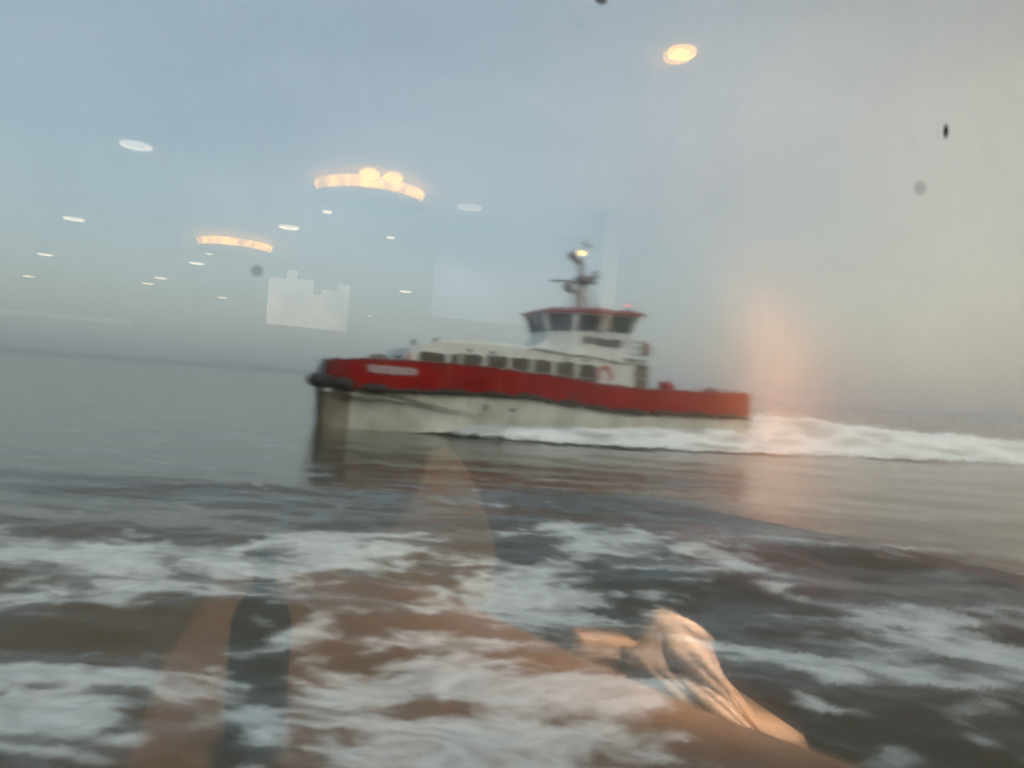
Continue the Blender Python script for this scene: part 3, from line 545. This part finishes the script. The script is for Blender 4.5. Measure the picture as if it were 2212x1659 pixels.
DL = [(-.665, -2.908, 'nearest white downlight, high on the left'), (-1.426, -5.172, 'second white downlight of the far left row'), (-2.201, -7.509, 'third white downlight of the far left row'), (-3.027, -10.026, 'farthest white downlight of the far left row'),
      (.045, -4.437, 'nearest white downlight of the row between the two glowing rings'), (-.762, -6.908, 'white downlight below the smaller glowing ring'), (-1.304, -8.612, 'third white downlight of the middle row'), (-1.554, -9.43, 'white downlight just left of and below another in the middle row'),
      (-.736, -10.374, 'far downlight above the pale stepped panel on its left'), (1.6, -6.656, 'right one of two downlights close together above the cabin roof'), (1.361, -7.37, 'left one of two downlights close together above the cabin roof'),
      (.994, -3.15, 'faint downlight right of the large glowing ring'), (1.717, -4.64, 'faint downlight left of the boat mast')]
for k_, (s_, w_, lb) in enumerate(DL): downlight(s_, w_, .068, lb, 3 if k_ == 0 else 2 if k_ > 10 else 0)
SP = [(1.427, -11.124, 'tiny low bright spot right of the pale stepped panel'), (.256, -3.767, 'tiny bright spot under the large ring on its left'), (.729, -4.329, 'tiny bright spot under the large ring on its right'), (1.191, -4.876, 'tiny bright spot far right of the ring lights'), (-.592, -6.148, 'tiny bright spot under the smaller ring')]
for s_, w_, lb in SP: downlight(s_, w_, .028, lb, 1)
# amber spotlight: recessed, four LED lenses
M['amb'] = emis('amber_led', (1, .45, .06), 6); M['ambr'] = emis('amber_reflector', (1, .26, .0), 2.6)
root = empty('spotlight', RM @ Matrix.Translation((1.054, -.994, CE))); tag(root, 'bright amber round spotlight with four lenses, high right of centre', 'ceiling light')
b = bmesh.new(); lathe(b, [(.036, -.010), (.038, -.013), (.040, -.008), (.040, 0)], seg=36); obj('trim_ring', b, M['amb'], root)
b = bmesh.new(); lathe(b, [(0, -.002), (.036, -.004)], seg=36); obj('reflector', b, M['ambr'], root)
for a in (45, 135, 225, 315):
    b = bmesh.new(); lathe(b, [(0, -.012), (.006, -.011), (.0105, -.006)], .017*cos(R(a)), .017*sin(R(a)), 16); obj('lens', b, M['amb'], root)
ld = bpy.data.lights.new('cloth_key', 'SPOT'); ld.energy = 340; ld.color = (1, .70, .55); ld.spot_size = R(46); ld.spot_blend = .7; ld.shadow_soft_size = .012  # added lamp beside the cloth, separate from the amber spotlight
lo = bpy.data.objects.new('cloth_key', ld); COL.objects.link(lo)
def aim(lo, p, q):
    p = RM @ Vector(p); q = RM @ Vector(q); lo.location = p; lo.rotation_euler = (p-q).to_track_quat('Z', 'Y').to_euler()
aim(lo, (1.75, -.42, 3.1), (.93, -.40, 2.33))
ld = bpy.data.lights.new('fill_beam', 'SPOT'); ld.energy = 300; ld.color = (1, .76, .62); ld.spot_size = R(48); ld.spot_blend = .8; ld.shadow_soft_size = .02  # added fill on the cloth, no fitting
lo = bpy.data.objects.new('fill_beam', ld); COL.objects.link(lo); aim(lo, (1.3, .3, 3.5), (.88, -.40, 2.36))
# ring lights: opaque disc hung below the ceiling, glow on the ceiling above it
M['ringglow'] = ring_mat('warm_ring_glow')
M['bulbglow'] = emis('warm_bulb', (1, .45, .0), 5)
M['disc'] = mat('dark_disc', (.05, .05, .055), .5)
def ring_light(s, w_, r, label, bulbs=True):
    root = empty('ring_light', RM @ Matrix.Translation((s, w_, CE))); tag(root, label, 'ceiling light', 'glowing ring lights')
    b = bmesh.new(); lathe(b, [(0, -.098), (r, -.098), (r+.004, -.093), (r, -.088), (0, -.088)], seg=64); obj('disc', b, M['disc'], root)
    b = bmesh.new(); lathe(b, [(r*.9, -.085), (r*.93, -.06), (r*.98, -.03), (r*.88, -.03), (r*.86, -.08)], seg=64); obj('light_ring', b, M['ringglow'], root)
    for a in (74, 98) if bulbs else ():
        b = bmesh.new(); lathe(b, [(0, -.05), (.035, -.04), (.05, -.02), (.03, -.004), (0, -.002)], (r-.012)*cos(R(a)), (r-.012)*sin(R(a)), 16); obj('bulb', b, M['bulbglow'], root)
    b = bmesh.new(); tube(b, [(0, 0, -.07), (0, 0, 0)], .02, 8); obj('stem', b, M['disc'], root)
ring_light(.42, -2.98, .285, 'large glowing orange ring light, left of centre'); ring_light(-.335, -5.25, .285, 'smaller glowing orange ring light farther off to the left', False)
# glowing stepped panel, added in place of a reflected sky-lit window
ml = emis('window_glow', (1, .80, .70), .5); t = ml.node_tree; tc = t.nodes.new('ShaderNodeTexCoord'); n = t.nodes.new('ShaderNodeTexNoise'); n.inputs['Scale'].default_value = 4; n.inputs['Detail'].default_value = 4
t.links.new(tc.outputs['Object'], n.inputs['Vector']); r = t.nodes.new('ShaderNodeMapRange'); r.inputs['From Min'].default_value = .35; r.inputs['From Max'].default_value = .65; r.inputs['To Min'].default_value = .25; r.inputs['To Max'].default_value = .75
t.links.new(n.outputs['Fac'], r.inputs[0]); t.links.new(r.outputs[0], t.nodes['Principled BSDF'].inputs['Emission Strength'])
root = empty('window_glow_panel', RM); tag(root, 'pale glowing panel added for a reflected window, with a stepped top like a skyline', 'glowing panel')
st = [(-.07, .065, 3.655), (.065, .15, 3.73), (.15, .28, 3.665), (.28, .35, 3.55), (.35, .475, 3.60), (.475, .57, 3.655)]
pp_ = [(-.07, 3.285)]
for a_, b2_, z_ in st: pp_ += [(a_, z_-.006), (a_+.006, z_), (b2_-.006, z_+.002), (b2_-.001, z_-.004)]
pp_.append((.57, 3.272)); b = bmesh.new(); f1 = [b.verts.new((x, -5.38, z)) for x, z in pp_]; f2 = [b.verts.new((x, -5.42, z)) for x, z in pp_]
b.faces.new(f1); b.faces.new(f2[::-1])
for i in range(len(f1)): j_ = (i+1) % len(f1); b.faces.new((f1[i], f2[i], f2[j_], f1[j_]))
bmesh.ops.recalc_face_normals(b, faces=b.faces[:]); obj('board', b, ml, root, smooth=False)
# far cove light strip
b = bmesh.new(); box(b, -4.4, -2.3, -12.98, -12.9, 3.52, 3.6, .02); o = robj('cove_light', b, emis('cove', (1, .80, .72), .18)); tag(o, 'dim cream light strip low at the far end of the lounge', 'light strip')
# pillar and blue panel, beige partition
b = bmesh.new(); box(b, 1.64, 1.74, -2.86, -2.74, 3.25, CE-.001, .02); o = robj('pillar', b, M['pillar']); tag(o, 'slim pale post hanging from the ceiling beside the blue wall panel', 'post')
b = bmesh.new(); box(b, .9, 2.1, -3.62, -3.56, 3.3, CE-.001, .01); o = robj('wall_panel', b, M['blue']); tag(o, 'hanging blue bulkhead panel left of the slim pillar', 'panel')
b = bmesh.new(); pf = [(2.45, FL), (2.45, 2.6)]+[(2.45-.66*(1-cos(a)), 2.6+(CE+.004-2.6)*sin(a)) for a in np.linspace(.1, pi/2, 14)]+[(2.6, CE+.004), (2.6, FL)]
loft(b, [[(x, -7, z) for x, z in pf], [(x, .395, z) for x, z in pf]]); o = robj('partition_wall', b, M['beige']); tag(o, 'smooth beige partition wall on the right', 'wall')
# added point lamps without a fitting, for the warm glow on the partition
for z_, e_ in ((3.2, 4), (2.95, 7), (2.7, 7), (2.4, 5), (2.1, 4)):
    ld = bpy.data.lights.new('wall_glow', 'POINT'); ld.energy = e_; ld.color = (1, .42, .22); ld.shadow_soft_size = 0
    lo = bpy.data.objects.new('wall_glow', ld); COL.objects.link(lo); lo.location = RM @ Vector((2.12, -2.25, z_))
# general cabin light: beams thrown down by some of the downlights, then added lamps without fittings
def beam(name, p_, q_, e_, col, size, blend=.8, rad=.03):
    ld = bpy.data.lights.new(name, 'SPOT'); ld.energy = e_; ld.color = col; ld.spot_size = R(size); ld.spot_blend = blend; ld.shadow_soft_size = rad
    lo = bpy.data.objects.new(name, ld); COL.objects.link(lo); aim(lo, p_, q_)
for s_, w_, e_ in ((.045, -4.437, 120), (-.665, -2.908, 120), (-1.426, -5.172, 120), (-.762, -6.908, 120), (.994, -3.15, 100)):
    beam('downlight_beam', (s_, w_, CE-.03), (s_, w_, FL), e_*.22, (1, .84, .68), 140)
beam('side_fill', (.70, .30, 2.75), (2.45, -1.15, 3.15), 170, (1, .82, .70), 92, 1)  # added unseen lamp that brightens the beige side
beam('up_fill', (1.5, -1.0, 2.6), (1.6, -1.5, CE), 75, (1, .84, .68), 140, 1)  # added uplight without a fitting, lifts the ceiling near the partition
beam('table_fill', (.1, -.5, CE-.03), (.1, -.4, 2.4), 120, (1, .76, .54), 80, 1)  # added lamp, no fitting, brightens the tabletop
beam('chair_fill', (.5, -.2, CE-.03), (.42, -1.08, 2.5), 90, (1, .8, .6), 34, .8)  # added lamp, no fitting, brings out the chair back
# sofa: curved burgundy back
b = bmesh.new(); b2 = bmesh.new(); secs = []; rim = []
for i in range(30):
    u = i/29; s_ = .62+u*2.3-.0*u; w_ = -1.42+.74*u; z_ = 2.585-.02*u-.28*u**1.35
    secs.append([(s_, w_, z_), (s_, w_-.16, z_-.01), (s_, w_-.16, FL), (s_, w_, FL)]); rim.append((s_, w_-.06, z_))
o_ = obj('backrest', loft(b, secs), M['burg']); tube(b2, rim, .028, 8); o2 = obj('piping', b2, M['burgtop'])
root = empty('sofa', RM); tag(root, 'dark burgundy sofa with a sloping pinkish top edge', 'sofa'); o_.parent = root; o2.parent = root
b = bmesh.new(); box(b, .9, 2.4, -1.2, -.75, FL, FL+.42, .06); obj('seat', b, M['burg'], root)
root = empty('cushion', RM); tag(root, 'pink cushion leaning on the top of the dark burgundy sofa', 'cushion')
b = bmesh.new(); secs = []
for i in range(17):
    u = i/16; k_ = math.sin(pi*min(max(u, .02), .98))**.35; zc = 2.475-.15*u-.005; cy = -1.13+.12*u
    secs.append([(1.2+.62*u, cy+.055*k_*cos(a), zc+.095*k_*sin(a)) for a in np.linspace(0, 2*pi, 17)[:-1]])
obj('cover', loft(b, secs), mat('pink_fabric', (.20, .075, .105), .9, noise=.3, nscale=9), root)
# tub chair with pointed back
root = empty('lounge_chair', RM); tag(root, 'light brown lounge chair with a rounded peaked back', 'chair')
b = bmesh.new(); pr = [(.10, 2.34), (.20, 2.40), (.30, 2.45), (.37, 2.53), (.405, 2.62), (.43, 2.70), (.46, 2.735), (.50, 2.71), (.55, 2.64), (.60, 2.54), (.635, 2.44), (.64, 2.3), (.5, 2.27), (.3, 2.25), (.15, 2.27)]
n_ = len(pr); f1 = [b.verts.new((x, -1.06-.1*abs(x-.4), z)) for x, z in pr]; f2 = [b.verts.new((x, -1.14-.1*abs(x-.4), z)) for x, z in pr]
b.faces.new(f1); b.faces.new(f2[::-1])
for i in range(n_): b.faces.new((f1[i], f2[i], f2[(i+1) % n_], f1[(i+1) % n_]))
bmesh.ops.recalc_face_normals(b, faces=b.faces[:]); bmesh.ops.bevel(b, geom=[e for e in b.edges], offset=.012, segments=2, affect='EDGES'); obj('backrest', b, M['chair'], root)
b = bmesh.new(); lathe(b, [(0, 2.12), (.26, 2.12), (.29, 2.16), (.28, 2.2), (0, 2.22)], .38, -1.35, 32); obj('seat', b, M['chair'], root)
for a in (45, 135, 225, 315):
    b = bmesh.new(); tube(b, [(.38+.2*cos(R(a)), -1.35+.2*sin(R(a)), FL), (.38+.18*cos(R(a)), -1.35+.18*sin(R(a)), 2.13)], .02, 8); obj('leg', b, M['wood'], root)
# table
root = empty('table', RM); tag(root, 'brown wooden table with a slanting front edge', 'table')
b = bmesh.new(); pl = [(-.08, -.90), (.12, -.92), (.38, -.77), (.46, -.56), (.55, -.33), (.65, -.10), (.80, .15), (.80, .30), (-.13, .30), (-.13, -.36)]
v1 = [b.verts.new((x, y, 2.43)) for x, y in pl]; v2 = [b.verts.new((x, y, 2.40)) for x, y in pl]; b.faces.new(v1); b.faces.new(v2[::-1])
for i in range(len(pl)): b.faces.new((v1[i], v2[i], v2[(i+1) % len(pl)], v1[(i+1) % len(pl)]))
bmesh.ops.recalc_face_normals(b, faces=b.faces[:]); obj('tabletop', b, M['wood'], root, smooth=False)
b = bmesh.new(); tube(b, [(.3, -.2, FL), (.3, -.2, 2.4)], .04, 16); obj('leg', b, M['disc'], root)
b = bmesh.new(); lathe(b, [(0, FL+.02), (.22, FL+.02), (.23, FL), (0, FL)], .3, -.2, 32); obj('base', b, M['disc'], root)
# bottle standing on the table
b = bmesh.new(); lathe(b, [(0, 2.432), (.036, 2.432), (.038, 2.45), (.038, 2.58), (.031, 2.60), (.014, 2.63), (.012, 2.672), (.0145, 2.674), (.0145, 2.69), (0, 2.692)], .01, -.10, 28)
o = robj('bottle', b, M['bottle']); tag(o, 'dark bottle with a narrow neck on the wooden table', 'bottle')
# armchair arm with the crumpled cloth over it
root = empty('armchair', RM); tag(root, 'tan leather armchair with a low curved arm', 'chair')
def armband(path, hh, wd):
    b = bmesh.new(); secs = []
    for x, y, z in path: secs.append([(x, y+.02, z-hh), (x, y+.03, z-.02), (x, y+.015, z+.004), (x+.005, y-wd, z+.006), (x+.01, y-wd-.02, z-.02), (x+.01, y-wd-.02, z-hh)])
    obj('arm', loft(b, secs), M['tan'], root)
armband([(.615, -.478, 2.372), (.628, -.476, 2.402), (.66, -.466, 2.404), (.72, -.448, 2.398), (.78, -.43, 2.385), (.84, -.41, 2.345), (.915, -.384, 2.275), (.99, -.36, 2.21), (1.063, -.336, 2.15), (1.13, -.31, 2.08)], .12, .03)
armband([(.86, -.46, 2.385), (.885, -.455, 2.372), (.915, -.45, 2.352), (.955, -.44, 2.312), (1.0, -.43, 2.26), (1.045, -.42, 2.212), (1.10, -.41, 2.172), (1.16, -.40, 2.12), (1.22, -.39, 2.05)], .05, .02)
b = bmesh.new(); box(b, .66, 1.25, -.98, -.5, FL+.3, FL+.45, .04); obj('seat', b, M['tan'], root)
b = bmesh.new(); box(b, .72, 1.2, -.62, -.46, FL, FL+.34, .01); obj('base', b, M['tan'], root)
# cloth: peaked heap, sharp folds sweeping diagonally, hem trailing to the right
b = bmesh.new(); nu, nvv = 200, 130; grid = []
def ridge(q): return (1-abs(((q/(2*pi)) % 1)*2-1))**1.6
for i in range(nu):
    row = []
    for j in range(nvv):
        a = 2*pi*i/nu; v = j/(nvv-1); ca, sa = cos(a), sin(a)
        w1 = .062*min(1, v*3.2)**.5+.010*v+.045*max(0, v-.42)
        cx = .782+.012*v+.11*max(0, v-.38); cz = 2.477-.225*v**1.05+.02*ca*(1-v)*min(1, v*4)-.035*ca*max(0, v-.4)
        cr_ = lambda q: math.sqrt(abs(sin(q)))
        f = .024*cr_(2.0*a+4.0*v+.7*sin(v*5))+.020*cr_(3.0*a+7.5*v+1.1+.5*sin(a*2))+.009*cr_(6*a+12*v)+.012*cr_(9*v-1.5*a+1.2*sin(2*a))*min(1, v*3)
        rad = w1+(f-.036)*min(1, v*4)
        kn = .016*math.exp(-((a-3.0)**2)/.12)*math.exp(-((v-.06)/.06)**2)
        row.append(b.verts.new((cx+(rad+kn)*ca, -.385+rad*sa*.8, cz+kn)))
    grid.append(row)
for i in range(nu):
    for j in range(nvv-1): b.faces.new((grid[i][j], grid[(i+1) % nu][j], grid[(i+1) % nu][j+1], grid[i][j+1]))
b.faces.new([grid[i][0] for i in range(nu)][::-1])
bmesh.ops.recalc_face_normals(b, faces=b.faces[:])
o = robj('scarf', b, M['cloth']); tag(o, 'crumpled tan cloth heaped over the leather chair arm', 'cloth')

# ------------------------------------------------------------------ drizzle haze
HAZE = .00022
if HAZE:
    b = bmesh.new(); box(b, -17500, 17500, -17500, 17500, -1.5, 40)
    mh = bpy.data.materials.new('haze'); mh.use_nodes = True; t = mh.node_tree; t.nodes.remove(t.nodes['Principled BSDF'])
    pv = t.nodes.new('ShaderNodeVolumePrincipled'); pv.inputs['Color'].default_value = (.82, .86, .9, 1); pv.inputs['Density'].default_value = HAZE; pv.inputs['Anisotropy'].default_value = 0
    t.links.new(pv.outputs[0], t.nodes['Material Output'].inputs['Volume'])
    tag(obj('haze', b, mh, smooth=False), kind='stuff')

# ------------------------------------------------------------------ spray thrown up along the wake: many small drops, one object
rs = np.random.RandomState(5); b = bmesh.new()
for k_ in range(5200):
    x = rs.uniform(-38, 19) if rs.rand() < .6 else rs.uniform(-14, 1)
    hx = float(np.interp(x, [-40, -22, -9, -6, -3, 0, 4, 10, 19], [1.0, 1.3, 2.0, 2.3, 1.9, 1.2, .8, .7, .4]))
    wx_ = 4.6 if x < 0 else 1.0
    y = rs.normal(0, wx_) if x < 0 else 4.9+abs(rs.normal(0, 1.1))
    z = hx*math.exp(-(y/6)**4 if x < 0 else -((y-4.9)/2)**2)*(.55+.5*abs(rs.normal(0, .55)))+.05
    r_ = .02+.05*rs.rand()**2
    v_ = [b.verts.new((x+dx*r_*2.2, y+dy*r_, z+dz*r_)) for dx, dy, dz in ((1, 0, 0), (-1, 0, 0), (0, 1, 0), (0, -1, 0), (0, 0, 1), (0, 0, -1))]
    for q in ((0, 2, 4), (2, 1, 4), (1, 3, 4), (3, 0, 4), (2, 0, 5), (1, 2, 5), (3, 1, 5), (0, 3, 5)): b.faces.new([v_[c_] for c_ in q])
o = obj('spray', b, mat('spray_white', (.9, .9, .88), .8)); o.matrix_world = BM; tag(o, kind='stuff', label='fine white spray drops flung up over the wake', cat='spray')
